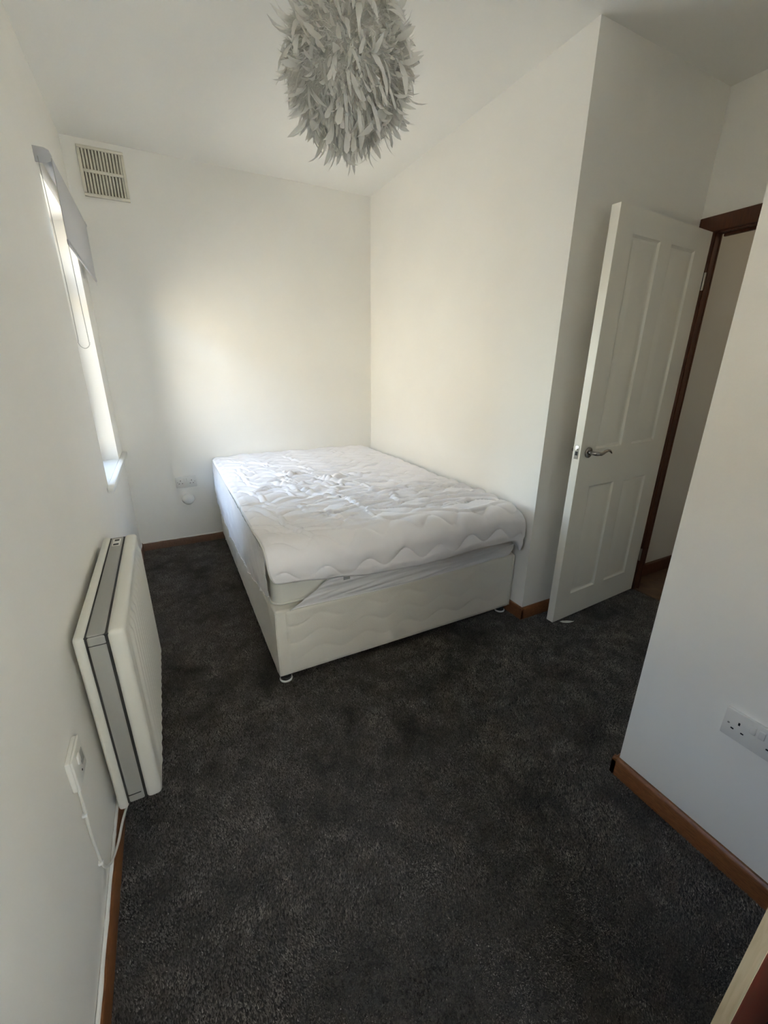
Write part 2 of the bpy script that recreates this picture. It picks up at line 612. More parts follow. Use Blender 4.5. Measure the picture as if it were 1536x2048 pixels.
# door frame -----------------------------------------------------------
JX0, JX1 = XD - 0.002, XD + 0.044
fr = empty('trim_2', (XD, -2.45, 0))
struct(fr)
fr['label'] = 'dark mahogany frame round the doorway'
boxo('jamb', JX0, JX1, OY1 - 0.024, OY1, -0.004, OZ, M_FRAME, fr)
boxo('jamb', JX0, JX1, OY0, OY0 + 0.024, -0.004, OZ, M_FRAME, fr)
boxo('head', JX0, JX1, OY0, OY1, OZ - 0.022, OZ, M_FRAME, fr)
boxo('stop', XD + 0.036, XD + 0.044, OY1 - 0.028, OY1 - 0.024, -0.004, OZ - 0.022, M_FRAME, fr)
boxo('stop', XD + 0.038, XD + 0.052, OY0 + 0.024, OY0 + 0.036, -0.004, OZ - 0.022, M_FRAME, fr)
boxo('stop', XD + 0.038, XD + 0.052, OY0 + 0.036, OY1 - 0.036, OZ - 0.034, OZ - 0.022, M_FRAME, fr)
boxo('architrave', XD - 0.014, XD - 0.0005, YN + 0.002, YC - 0.002, OZ - 0.016, OZ + 0.055, M_FRAME, fr, 0.003)
boxo('architrave', XD - 0.014, XD - 0.0005, OY1 - 0.018, YC - 0.002, -0.004, OZ - 0.016, M_FRAME, fr, 0.003)
struct(boxo('trim_3', XD + 0.004, XD + 0.02, OY0 + 0.024, OY1 - 0.024, -0.006, 0.002, M_HALLF))['label'] = 'brown threshold strip where carpet meets hallway floor'

# ------------------------------------------------------------------ door
DW, DH, DT = 0.762, 1.975, 0.040
HX, HY = 2.826, -2.0635
ang = math.radians(3.37)
door = empty('door_1', (HX, HY, 0.006))
struct(door)
door['label'] = 'white four panel door standing open against the return wall'
door.rotation_euler = (0, 0, ang)
# local frame: hinge at origin, leaf runs to -x, camera face at y=0, back face at y=+DT
def d_obj(name, bm, m, smooth=False, angle=40, parent=None):
    me = bpy.data.meshes.new(name)
    bmesh.ops.recalc_face_normals(bm, faces=bm.faces)
    bm.to_mesh(me)
    bm.free()
    if smooth:
        me.polygons.foreach_set('use_smooth', [True] * len(me.polygons))
        me.set_sharp_from_angle(angle=math.radians(angle))
    return link(name, me, m, parent or door)

PX = [(-0.645, -0.432), (-0.340, -0.127)]
PZ = [(0.150, 0.772), (0.965, 1.880)]
xs = sorted({-DW, 0.0, *[v for q in PX for v in q]})
zs = sorted({0.0, DH, *[v for q in PZ for v in q]})
bm = bmesh.new()
# stiles and rails as solid bars
for i in range(len(xs) - 1):
    for j in range(len(zs) - 1):
        if any(abs(xs[i] - q[0]) < 1e-6 for q in PX) and any(abs(zs[j] - q[0]) < 1e-6 for q in PZ):
            continue
        for yy in (0.0, DT):
            v = [bm.verts.new((x, yy, z)) for x, z in ((xs[i], zs[j]), (xs[i + 1], zs[j]), (xs[i + 1], zs[j + 1]), (xs[i], zs[j + 1]))]
            bm.faces.new(v)
for (x0, x1, z0, z1) in ((-DW, -DW, 0, DH), (0, 0, 0, DH)):
    v = [bm.verts.new((x0, yy, z)) for yy, z in ((0, z0), (DT, z0), (DT, z1), (0, z1))]
    bm.faces.new(v)
for z in (0, DH):
    v = [bm.verts.new((x, yy, z)) for x, yy in ((-DW, 0), (0, 0), (0, DT), (-DW, DT))]
    bm.faces.new(v)
bmesh.ops.remove_doubles(bm, verts=bm.verts, dist=1e-5)
d_obj('leaf', bm, M_DOOR)
for (x0, x1) in PX:
    for (z0, z1) in PZ:
        bm = bmesh.new()
        for side in (0, 1):
            rings = []
            for ins, dep in ((0, 0), (0.004, 0.0035), (0.010, 0.0075), (0.018, 0.0085), (0.024, 0.0075), (0.048, 0.0020), (0.052, 0.0015)):
                yy = dep if side == 0 else DT - dep
                rings.append([bm.verts.new((x, yy, z)) for x, z in ((x0 + ins, z0 + ins), (x1 - ins, z0 + ins), (x1 - ins, z1 - ins), (x0 + ins, z1 - ins))])
            for a, b in zip(rings, rings[1:]):
                for k in range(4):
                    bm.faces.new((a[k], a[(k + 1) % 4], b[(k + 1) % 4], b[k]))
            bm.faces.new(rings[-1])
        d_obj('panel', bm, M_DOOR, smooth=True, angle=14)
# handles
hz, hx = 0.952, -DW + 0.060
for side in (-1, 1):
    y0 = 0.0 if side < 0 else DT
    bm = bmesh.new()
    lathe(bm, [(0.0, 0.0), (0.026, 0.0), (0.0265, 0.004), (0.025, 0.008), (0.021, 0.0095), (0.0, 0.0095)], (hx, y0, hz), (0, side, 0), 28)
    rose = d_obj('handle_rose', bm, M_CHROME, True)
    bm = bmesh.new()
    pts, rad = [], []
    for s in (0.0, 0.35, 0.7):
        pts.append((hx, y0 + side * (0.008 + 0.045 * s), hz)); rad.append(0.0095)
    for i, (dx, dz, r) in enumerate(((0.006, 0.0, 0.0098), (0.018, -0.001, 0.0095), (0.034, -0.003, 0.009), (0.050, 0.000, 0.0085), (0.066, 0.006, 0.008), (0.084, 0.010, 0.0072), (0.100, 0.008, 0.0062), (0.112, 0.001, 0.005), (0.120, -0.006, 0.0035))):
        pts.append((hx + dx, y0 + side * (0.047 if i else 0.045), hz + dz)); rad.append(r)
    tube(bm, pts, rad, 12)
    d_obj('handle_lever', bm, M_CHROME, True, 60)
bm = bmesh.new()
box(bm, -DW - 0.0012, -DW + 0.001, 0.009, 0.031, hz - 0.030, hz + 0.034, 0.0004)
lp = d_obj('latch_plate', bm, M_BRASS, True)
bm = bmesh.new()
box(bm, -DW - 0.0018, -DW, 0.013, 0.027, hz - 0.012, hz + 0.008)
d_obj('latch_opening', bm, M_BLACK, parent=lp)
bm = bmesh.new()
box(bm, -DW - 0.008, -DW, 0.015, 0.025, hz + 0.010, hz + 0.022, 0.002)
d_obj('latch_bolt', bm, M_BRASS, True, parent=lp)
for z in (0.2, 1.72):
    bm = bmesh.new()
    tube(bm, [(0.008, -0.004, z), (0.008, -0.004, z + 0.08)], 0.006, 10)
    d_obj('hinge', bm, M_BRASS, True)

# ------------------------------------------------------------------ window
win = empty('window_1', (-0.15, (WY0 + WY1) / 2, WZ0))
struct(win)
win['label'] = 'bright narrow window in the left wall'
FX0, FX1 = -0.205, -0.145
fw_ = 0.055
boxo('frame_side', FX0, FX1, WY0, WY0 + fw_, WZ0, WZ1, M_PVC, win, 0.004)
boxo('frame_side', FX0, FX1, WY1 - fw_, WY1, WZ0, WZ1, M_PVC, win, 0.004)
boxo('frame_rail', FX0, FX1, WY0 + fw_, WY1 - fw_, WZ0, WZ0 + fw_, M_PVC, win, 0.004)
boxo('frame_rail', FX0, FX1, WY0 + fw_, WY1 - fw_, WZ1 - fw_, WZ1, M_PVC, win, 0.004)
boxo('frame_rail', FX0, FX1, WY0 + fw_, WY1 - fw_, 1.72, 1.775, M_PVC, win, 0.004)
boxo('pane', -0.178, -0.172, WY0 + fw_ - 0.006, WY1 - fw_ + 0.006, WZ0 + fw_ - 0.006, 1.724, M_GLASS, win)
boxo('pane', -0.178, -0.172, WY0 + fw_ - 0.006, WY1 - fw_ + 0.006, 1.770, WZ1 - fw_ + 0.006, M_GLASS, win)
bm = bmesh.new()
box(bm, FX1, FX1 + 0.014, -0.36, -0.335, 1.80, 1.86, 0.004)
tube(bm, [(FX1 + 0.02, -0.348, 1.83), (FX1 + 0.03, -0.348, 1.80), (FX1 + 0.03, -0.348, 1.745)], 0.008, 8)
bm_obj('catch_handle', bm, M_VENT, win, True)
w2 = empty('fill_window_2', (-0.13, (VY0 + VY1) / 2, VZA))
struct(w2)
w2['label'] = 'small unseen window added in the left wall beside the camera for fill light'
g_ = 0.045
boxo('frame_side', -0.165, -0.105, VY0, VY0 + g_, VZA, VZB, M_PVC, w2, 0.004)
boxo('frame_side', -0.165, -0.105, VY1 - g_, VY1, VZA, VZB, M_PVC, w2, 0.004)
boxo('frame_rail', -0.165, -0.105, VY0 + g_, VY1 - g_, VZA, VZA + g_, M_PVC, w2, 0.004)
boxo('frame_rail', -0.165, -0.105, VY0 + g_, VY1 - g_, VZB - g_, VZB, M_PVC, w2, 0.004)
boxo('pane', -0.138, -0.132, VY0 + g_ - 0.005, VY1 - g_ + 0.005, VZA + g_ - 0.005, VZB - g_ + 0.005, M_GLASS, w2)
boxo('window_sill', -0.105, 0.02, VY0, VY1, VZA - 0.018, VZA + 0.006, M_PVC, w2, 0.003)
w3 = empty('fill_window_3', ((EX0 + EX1) / 2, YE - 0.08, EZ0))
struct(w3)
w3['label'] = 'tall unseen window added in the end wall behind the camera for fill light'
for (x0, x1) in ((EX0, EX0 + 0.05), (0.815, 0.865), (EX1 - 0.05, EX1)):
    boxo('frame_side', x0, x1, YE - 0.10, YE - 0.04, EZ0, EZ1, M_PVC, w3, 0.004)
for (x0, x1) in ((EX0 + 0.05, 0.815), (0.865, EX1 - 0.05)):
    for z0 in (EZ0, EZ1 - 0.05):
        boxo('frame_rail', x0, x1, YE - 0.10, YE - 0.04, z0, z0 + 0.05, M_PVC, w3, 0.004)
    boxo('pane', x0 - 0.005, x1 + 0.005, YE - 0.073, YE - 0.067, EZ0 + 0.045, EZ1 - 0.045, M_GLASS, w3)
# sill with horns
bm = bmesh.new()
box(bm, FX1, 0.001, WY0, WY1, WZ0 - 0.02, WZ0 + 0.006)
box(bm, 0.0, 0.030, WY0 - 0.06, -0.030, WZ0 - 0.020, WZ0 + 0.006, 0.004)
sl = bm_obj('window_sill', bm, M_PVC, win, True)

# roller blind
bl = empty('roller_blind', (0.035, -1.06, 2.12))
tag(bl, 'white roller blind pulled partly down over the top of the window', 'blind')
BY0, BY1, BZ = -1.055, -0.075, 2.122
bm = bmesh.new()
tube(bm, [(0.034, BY0 + 0.008, BZ), (0.034, BY1 - 0.008, BZ)], 0.021, 18)
bm_obj('roller_tube', bm, M_BLIND, bl, True)
for (y0, y1) in ((BY0, BY0 + 0.007), (BY1 - 0.007, BY1)):
    bm = bmesh.new()
    prof = [(0.0, -0.026), (0.036, -0.026), (0.052, -0.018), (0.058, 0.0), (0.052, 0.018), (0.036, 0.025), (0.0, 0.025)]
    A = [bm.verts.new((x, y0, BZ + z)) for x, z in prof]
    B = [bm.verts.new((x, y1, BZ + z)) for x, z in prof]
    for i in range(len(prof)):
        j = (i + 1) % len(prof)
        bm.faces.new((A[i], A[j], B[j], B[i]))
    bm.faces.new(A); bm.faces.new(B[::-1])
    bm_obj('bracket', bm, M_BLIND, bl)
ny, nz = 30, 24
P = np.zeros((ny, nz, 3))
for i in range(ny):
    for j in range(nz):
        t = j / (nz - 1)
        yy = BY0 + 0.014 + (BY1 - BY0 - 0.028) * i / (ny - 1)
        P[i, j] = (0.055 - 0.004 * t + 0.0015 * math.sin(yy * 14 + t * 3) * t, yy, BZ - 0.29 * t)
P2 = P.copy(); P2[:, :, 0] -= 0.0008
grid_obj('fabric', P, M_BLIND, bl)
bm = bmesh.new()
box(bm, 0.0475, 0.0545, BY0 + 0.014, BY1 - 0.014, BZ - 0.300, BZ - 0.280, 0.002)
bb = bm_obj('bottom_bar', bm, M_BLIND, bl, True)
bm = bmesh.new()
ring = [(0.053, -0.115 + 0.010 * math.sin(t), BZ - 0.312 + 0.013 * math.cos(t)) for t in np.linspace(0, 2 * math.pi, 14)]
tube(bm, ring, 0.0012, 5, cap=False)
bm_obj('pull_ring', bm, M_PVC, bb, True)
# bead chain loop
cpts = []
yc_ = BY0 - 0.004
za, zb = BZ - 0.01, 1.415
n1 = 150
for i in range(n1):
    t = i / (n1 - 1)
    cpts.append((0.012 + 0.004 * math.sin(t * 2.5), yc_, za - (za - zb - 0.03) * t))
for i in range(1, 16):
    a = math.pi * i / 16
    cpts.append((0.034 - 0.022 * math.cos(a), yc_, zb + 0.03 - 0.030 * math.sin(a)))
for i in range(n1):
    t = i / (n1 - 1)
    cpts.append((0.056 - 0.004 * math.sin((1 - t) * 2.5), yc_, zb + 0.03 + (za - zb - 0.03) * t))
bm = bmesh.new()
tube(bm, cpts[::3] + [cpts[-1]], 0.0006, 4)
for q in cpts[::1]:
    bmesh.ops.create_icosphere(bm, subdivisions=1, radius=0.0019, matrix=Matrix.Translation(q))
ch = bm_obj('bead_chain', bm, M_HBAND, bl, True)
ch['kind'] = 'stuff'

# ------------------------------------------------------------------ wall vent
vent = empty('air_vent', (0.19, 0, 2.30))
tag(vent, 'cream plastic louvred air vent high on the back wall', 'air vent')
VX0, VX1, VZ0, VZ1 = 0.073, 0.307, 2.292, 2.542
boxo('back_plate', VX0, VX1, -0.004, 0.0, VZ0, VZ1, M_VBACK, vent)
b_ = 0.016
boxo('frame_bar', VX0, VX1, -0.016, -0.003, VZ1 - b_, VZ1, M_VENT, vent, 0.003)
boxo('frame_bar', VX0, VX1, -0.016, -0.003, VZ0, VZ0 + b_, M_VENT, vent, 0.003)
boxo('frame_bar', VX0, VX0 + b_, -0.016, -0.003, VZ0 + b_, VZ1 - b_, M_VENT, vent, 0.003)
boxo('frame_bar', VX1 - b_, VX1, -0.016, -0.003, VZ0 + b_, VZ1 - b_, M_VENT, vent, 0.003)
zm = 2.420
boxo('frame_bar', VX0 + b_, VX1 - b_, -0.014, -0.003, zm - 0.008, zm + 0.008, M_VENT, vent, 0.002)
for (z0, z1) in ((VZ0 + b_, zm - 0.008), (zm + 0.008, VZ1 - b_)):
    for i in range(12):
        x = VX0 + b_ + 0.006 + (VX1 - VX0 - 2 * b_) * i / 12
        bm = bmesh.new()
        v = [(x, -0.004), (x + 0.0015, -0.014), (x + 0.0090, -0.014), (x + 0.0100, -0.004)]
        A = [bm.verts.new((a, b, z0)) for a, b in v]
        B = [bm.verts.new((a, b, z1)) for a, b in v]
        for k in range(4):
            bm.faces.new((A[k], A[(k + 1) % 4], B[(k + 1) % 4], B[k]))
        bm.faces.new(A); bm.faces.new(B[::-1])
        bm_obj('slat', bm, M_VENT, vent)

# ------------------------------------------------------------------ sockets
def double_socket(name, org, ux, nrm, label, w=0.146, h=0.086):
    """org: centre on the wall; ux: direction to the reader's right; nrm: out of the wall"""
    o = empty(name, org)
    tag(o, label, 'socket', 'double wall sockets')
    ux, nrm = Vector(ux), Vector(nrm)
    R3 = Matrix((ux, nrm, Vector((0, 0, 1)))).transposed().to_4x4()
    def part(pn, bm, m, par=None, smooth=True):
        for v in bm.verts:
            v.co = (R3 @ v.co)
        me = bpy.data.meshes.new(pn)
        bmesh.ops.recalc_face_normals(bm, faces=bm.faces)
        bm.to_mesh(me); bm.free()
        if smooth:
            me.polygons.foreach_set('use_smooth', [True] * len(me.polygons))
            me.set_sharp_from_angle(angle=math.radians(40))
        return link(pn, me, m, par or o)
    bm = bmesh.new(); box(bm, -w / 2, w / 2, 0, 0.010, -h / 2, h / 2, 0.003)
    part('faceplate', bm, M_SOCK)
    for s in (-1, 1):
        cx = s * 0.0385
        for (dx, dz, ww, hh) in ((0, 0.011, 0.0042, 0.0085), (-0.0111, -0.011, 0.0068, 0.0042), (0.0111, -0.011, 0.0068, 0.0042)):
            bm = bmesh.new(); box(bm, cx + dx - ww / 2, cx + dx + ww / 2, 0.008, 0.0104, dz - hh / 2, dz + hh / 2)
            part('pin_slot', bm, M_BLACK, smooth=False)
        bm = bmesh.new()
        x0 = s * 0.0095
        box(bm, x0 - 0.0065, x0 + 0.0065, 0.008, 0.0135, 0.006, 0.030, 0.002)
        part('rocker_switch', bm, M_SOCK)
        bm = bmesh.new()
        lathe(bm, [(0.0, 0.0106), (0.0028, 0.0106), (0.0032, 0.009)], (s * 0.0602, 0, 0), (0, 1, 0), 10)
        part('screw', bm, M_HBAND)
    return o
double_socket('wall_socket', (0.3765, 0, 0.502), (1, 0, 0), (0, -1, 0), 'white double socket on the back wall left of the bed')
double_socket('wall_socket', (XN, -3.158, 0.453), (0, -1, 0), (-1, 0, 0), 'white double socket on the near right wall above brown skirting')

# round white dome under the back socket
bm = bmesh.new()
lathe(bm, [(0.0, 0.0), (0.028, 0.0), (0.034, 0.010), (0.041, 0.022), (0.043, 0.034), (0.041, 0.046), (0.034, 0.058), (0.022, 0.067), (0.010, 0.0705), (0.0, 0.071)], (0.372, 0, 0.372), (0, -1, 0), 28)
dome = empty('wall_bumper', (0.372, 0, 0.372))
tag(dome, 'small round white knob on the back wall under the socket', 'wall knob')
bm_obj('knob', bm, M_PVC, dome, True, 60)
bm = bmesh.new()
lathe(bm, [(0.0, 0.0), (0.036, 0.0), (0.036, 0.006), (0.030, 0.008), (0.0, 0.008)], (0.372, 0, 0.372), (0, -1, 0), 28)
bm_obj('base_ring', bm, M_PVC, dome, True)

# connection box on the left wall with its flex
sp = empty('fused_outlet', (0, -2.475, 0.47))
tag(sp, 'white surface mounted outlet box on the left wall beside the heater', 'outlet')
SY0, SY1, SZ0, SZ1 = -2.525, -2.437, 0.428, 0.514
boxo('back_box', 0.0, 0.011, SY0, SY1, SZ0, SZ1, M_SOCK, sp, 0.003)
boxo('faceplate', 0.010, 0.016, SY0 - 0.001, SY1 + 0.001, SZ0 - 0.001, SZ1 + 0.001, M_SOCK, sp, 0.003)
boxo('rocker_switch', 0.015, 0.020, SY0 + 0.030, SY0 + 0.046, SZ0 + 0.048, SZ0 + 0.072, M_SOCK, sp, 0.002)
boxo('fuse_holder', 0.015, 0.0175, SY0 + 0.052, SY0 + 0.075, SZ0 + 0.026, SZ0 + 0.060, M_HBAND, sp, 0.001)
for q in (0.022, 0.066):
    bm = bmesh.new()
    lathe(bm, [(0.0, 0.0168), (0.0026, 0.0168), (0.003, 0.015)], (0, SY0 + 0.044, SZ0 + q * 0.9), (1, 0, 0), 8)
    bm_obj('screw', bm, M_BLACK, sp, True)
def smooth_path(ctrl, n=10):
    ctrl = [Vector(c) for c in ctrl]
    out = []
    for i in range(len(ctrl) - 1):
        p0 = ctrl[max(i - 1, 0)]; p1 = ctrl[i]; p2 = ctrl[i + 1]; p3 = ctrl[min(i + 2, len(ctrl) - 1)]
        for k in range(n):
            t = k / n
            out.append(0.5 * ((2 * p1) + (-p0 + p2) * t + (2 * p0 - 5 * p1 + 4 * p2 - p3) * t * t + (-p0 + 3 * p1 - 3 * p2 + p3) * t ** 3))
    out.append(ctrl[-1])
    return out
# ------------------------------------------------------------------ storage heater on the left wall
ht = empty('storage_heater', (0.07, -1.95, 0.11))
tag(ht, 'cream panel heater with grey band mounted on the left wall', 'heater')
Y0, Y1, Z0, Z1 = -2.320, -1.585, 0.105, 0.700
boxo('wall_bracket', 0.0, 0.025, -2.20, -1.70, 0.16, 0.64, M_HDARK, ht)
boxo('back_casing', 0.020, 0.0455, Y0, Y1, Z0 - 0.008, Z1, M_HEAT, ht, 0.010, 4)
bm = bmesh.new()
box(bm, 0.0465, 0.0925, Y0 + 0.004, Y1 - 0.004, Z0 + 0.003, Z1 - 0.004, 0.009, 4)
band = bm_obj('grey_band', bm, M_HBAND, ht, True)
boxo('core', 0.040, 0.10, Y0 + 0.006, Y1 - 0.006, Z0 + 0.006, Z1 - 0.0065, M_HDARK, ht)
boxo('band_joint', 0.0470, 0.0920, Y0 + 0.0032, Y0 + 0.03, Z1 - 0.034, Z1 - 0.032, M_HDARK, band)
boxo('band_slot', 0.0490, 0.0830, Y0 + 0.0030, Y0 + 0.02, Z0 + 0.034, Z0 + 0.0370, M_HDARK, band)
boxo('control_window', 0.056, 0.084, -1.690, -1.615, Z1 - 0.006, Z1 - 0.0022, M_HEAT, band, 0.0015)
boxo('control_slot', 0.063, 0.079, -1.640, -1.626, Z1 - 0.004, Z1 - 0.0010, M_BLACK, band, 0.001)
boxo('control_slot', 0.061, 0.079, -1.684, -1.670, Z1 - 0.004, Z1 - 0.0010, M_BLACK, band, 0.001)
# front casing: rounded box whose front carries vertical ribs
bm = bmesh.new()
box(bm, 0.0935, 0.136, Y0, Y1, Z0, Z1, 0.014, 5)
fc = bm_obj('front_casing', bm, M_HEAT, ht, True, 60)
ny, nz = 170, 70
P = np.zeros((ny, nz, 3))
for i in range(ny):
    for j in range(nz):
        y = Y0 + 0.015 + (Y1 - Y0 - 0.03) * i / (ny - 1)
        z = Z0 + 0.015 + (Z1 - Z0 - 0.03) * j / (nz - 1)
        e = min(1, min(y - Y0 - 0.015, Y1 - 0.015 - y) / 0.045) if True else 1
        top = max(0.0, min(1.0, (Z1 - 0.028 - z) / 0.022))
        bot = max(0.0, min(1.0, (z - Z0 - 0.03) / 0.03))
        e = max(0.0, e) * top * bot
        rib = 0.5 + 0.5 * math.cos((y - Y0) / 0.046 * 2 * math.pi)
        P[i, j] = (0.1362 + e * (0.0010 + 0.0085 * (1 - rib) ** 1.2) - (0.0 if e > 0 else 0.0003), y, z)
grid_obj('ribbed_front', P, M_HEAT, fc)

bm = bmesh.new()
tube(bm, smooth_path([(0.006, -2.505, 0.4262), (0.008, -2.512, 0.38), (0.006, -2.515, 0.30), (0.006, -2.512, 0.22), (0.007, -2.506, 0.155), (0.010, -2.485, 0.118), (0.014, -2.455, 0.098), (0.020, -2.40, 0.082), (0.026, -2.33, 0.076), (0.040, -2.27, 0.085), (0.055, -2.22, 0.118)], 8), 0.0036, 8)
fx = bm_obj('power_cable', bm, M_FLEX, ht, True)
fx['label'] = 'thin white cable looping to the outlet box'
for i, (y, z) in enumerate(((-2.514, 0.345), (-2.510, 0.17))):
    boxo('cable_clip', 0.0, 0.011, y - 0.006, y + 0.006, z - 0.003, z + 0.004, M_PVC, fx, 0.001)


# ------------------------------------------------------------------ bed
BX0, BX1, BYF = 0.595, 1.932, -1.900
bed = empty('divan_base', (1.26, -0.95, 0))
tag(bed, 'cream divan bed base with faint wavy quilting', 'bed base')
def wave_panel(name, parent, P0, U, V, nrm, wu, wv, m, amp=0.003, per=0.085, nu=150, nv=50, wl=0.22, edge=0.012, phase=0.0, wamp=0.02):
    P = np.zeros((nu, nv, 3))
    P0, U, V, nrm = map(np.array, (P0, U, V, nrm))
    for i in range(nu):
        for j in range(nv):
            a, b = wu * i / (nu - 1), wv * j / (nv - 1)
            w_ = b + wamp * math.sin(2 * math.pi * a / wl + phase)
            q = abs(math.sin(math.pi * w_ / per)) ** 0.5
            e = min(1.0, min(a, wu - a, b, wv - b) / edge)
            e = max(0, e) ** 0.5
            d = e * (0.002 + amp * q + 0.0012 * noise.noise(Vector((a * 9, b * 9, phase))))
            P[i, j] = P0 + U * a + V * b + nrm * d
    return grid_obj(name, P, m, parent)
for (y0, y1) in ((BYF, -0.752), (-0.746, -0.012)):
    hb_ = boxo('base_half', BX0, BX1, y0, y1, 0.034, 0.372, M_DIVAN, bed, 0.012, 3)
    L = y1 - y0
    wave_panel('side_cover', hb_, (BX0 - 0.0005, y1 - 0.014, 0.046), (0, -1, 0), (0, 0, 1), (-1, 0, 0), L - 0.028, 0.315, M_DIVAN, nu=int(110 * L), nv=50, amp=0.0020, phase=1.0)
    if y0 == BYF:
        wave_panel('front_cover', hb_, (BX0 + 0.045, BYF + 0.0005, 0.046), (1, 0, 0), (0, 0, 1), (0, -1, 0), BX1 - BX0 - 0.06, 0.315, M_DIVAN, nu=190, nv=60, amp=0.0034, phase=0.4)
        bm = bmesh.new()
        tube(bm, [(BX0 + 0.004, BYF - 0.001, 0.046), (BX0 + 0.003, BYF - 0.0015, 0.2), (BX0 + 0.004, BYF - 0.001, 0.362)], 0.0035, 8)
        bm_obj('corner_seam', bm, M_DIVAN, hb_, True)
        bm = bmesh.new()
        tube(bm, [(BX1 - 0.004, BYF - 0.001, 0.046), (BX1 - 0.004, BYF - 0.001, 0.362)], 0.0035, 8)
        bm_obj('corner_seam', bm, M_DIVAN, hb_, True)
for (x, y) in ((0.628, -1.872), (1.895, -1.868), (0.640, -0.80), (1.88, -0.80), (0.628, -0.06), (1.895, -0.06)):
    bm = bmesh.new()
    lathe(bm, [(0.0, 0.036), (0.012, 0.036), (0.012, 0.020), (0.022, 0.017), (0.0245, 0.010), (0.0235, 0.004), (0.0, 0.004)], (x, y, 0), (0, 0, 1), 24)
    ft = bm_obj('glide_foot', bm, M_RUBBER, bed, True)
    bm = bmesh.new()
    lathe(bm, [(0.0235, -0.001), (0.0285, -0.0005), (0.0295, 0.003), (0.0280, 0.0065), (0.0240, 0.0075), (0.0235, -0.001)], (x, y, 0), (0, 0, 1), 28)
    bm_obj('rim', bm, M_PVC, ft, True)

# mattress
mt = empty('mattress', (1.26, -0.95, 0.372))
tag(mt, 'plain cream mattress lying on the divan base', 'mattress')
boxo('body', 0.597, 1.900, -1.888, -0.010, 0.3725, 0.622, M_MATT, mt, 0.040, 5)
for z in (0.398, 0.590):
    bm = bmesh.new()
    loop = []
    x0, x1, y0, y1, r = 0.5955, 1.9015, -1.8895, -0.0085, 0.045
    for cx, cy, a0 in ((x1 - r, y1 - r, 0), (x0 + r, y1 - r, 90), (x0 + r, y0 + r, 180), (x1 - r, y0 + r, 270)):
        for k in range(7):
            a = math.radians(a0 + 15 * k)
            loop.append((cx + r * math.cos(a), cy + r * math.sin(a), z))
    loop.append(loop[0])
    tube(bm, loop, 0.005, 8, cap=False)
    bm_obj('edge_tape', bm, M_MATT, mt, True)

# quilted mattress protector
pr = empty('mattress_protector', (1.26, -0.95, 0.64))
tag(pr, 'white wrinkled quilted mattress protector with piped edge, slipping over the bed end', 'mattress protector')
def n2(x, y, s, seed):
    return noise.noise(Vector((x * s, y * s, seed)))
creases = []
cr = random.Random(11)
for i in range(46):      # long creases fanning from the left edge
    x = cr.uniform(0.02, 0.55); b = cr.uniform(0.25, 1.75)
    a = cr.gauss(math.radians(62), 0.30)
    creases.append((x, b, a, cr.uniform(0.06, 0.22), cr.uniform(0.005, 0.011), cr.uniform(0.002, 0.0055)))
for i in range(76):      # short crumples in the middle
    x = cr.gauss(0.66, 0.24); b = cr.gauss(1.10, 0.22)
    a = cr.gauss(math.radians(20), 0.5)
    creases.append((x, b, a, cr.uniform(0.03, 0.12), cr.uniform(0.007, 0.012), cr.uniform(0.004, 0.0085)))
for i in range(34):      # creases parallel to the foot end
    x = cr.uniform(0.25, 1.3); b = cr.uniform(1.35, 1.86)
    a = cr.gauss(math.radians(2), 0.10)
    creases.append((x, b, a, cr.uniform(0.10, 0.35), cr.uniform(0.006, 0.010), cr.uniform(0.003, 0.007)))
for i in range(14):
    x = cr.uniform(0.9, 1.3); b = cr.uniform(0.2, 1.2)
    a = cr.gauss(math.radians(10), 0.6)
    creases.append((x, b, a, cr.uniform(0.05, 0.2), cr.uniform(0.008, 0.014), cr.uniform(0.001, 0.003)))
PW, PL = 1.412, 2.045       # panel size in its own cloth coordinates
XL, ZT = 0.582, 0.648
def bend(s, s0, r, gap=0.0):
    """distance along cloth -> (run, drop) going over an edge at s0"""
    if s <= s0: return s, 0.0
    t = (s - s0) / r
    if t < math.pi / 2 - gap: return s0 + r * math.sin(t), r * (1 - math.cos(t))
    t2 = math.pi / 2 - gap
    e = s - s0 - r * t2
    return s0 + r * math.sin(t2) + e * math.cos(t2), r * (1 - math.cos(t2)) + e * math.sin(t2)
def hem_b(a):
    # cloth length at the foot end, a little longer to the right
    t = a / PW
    return PL - 0.030 + 0.050 * min(1, t / 0.30) - 0.006 * math.sin(t * 9)
def panel_pt(a, b):
    runb, dropb = bend(b, 1.865, 0.062)
    runa, dropa = bend(a, 1.250, 0.074, 0.05)
    sag = 0.0
    x = XL + runa
    y = -0.012 - runb
    z = ZT - dropa - dropb
    # the side edge lifts slightly where the piping runs
    if a < 0.03: z += 0.004 * (1 - a / 0.03)
    return x, y, z
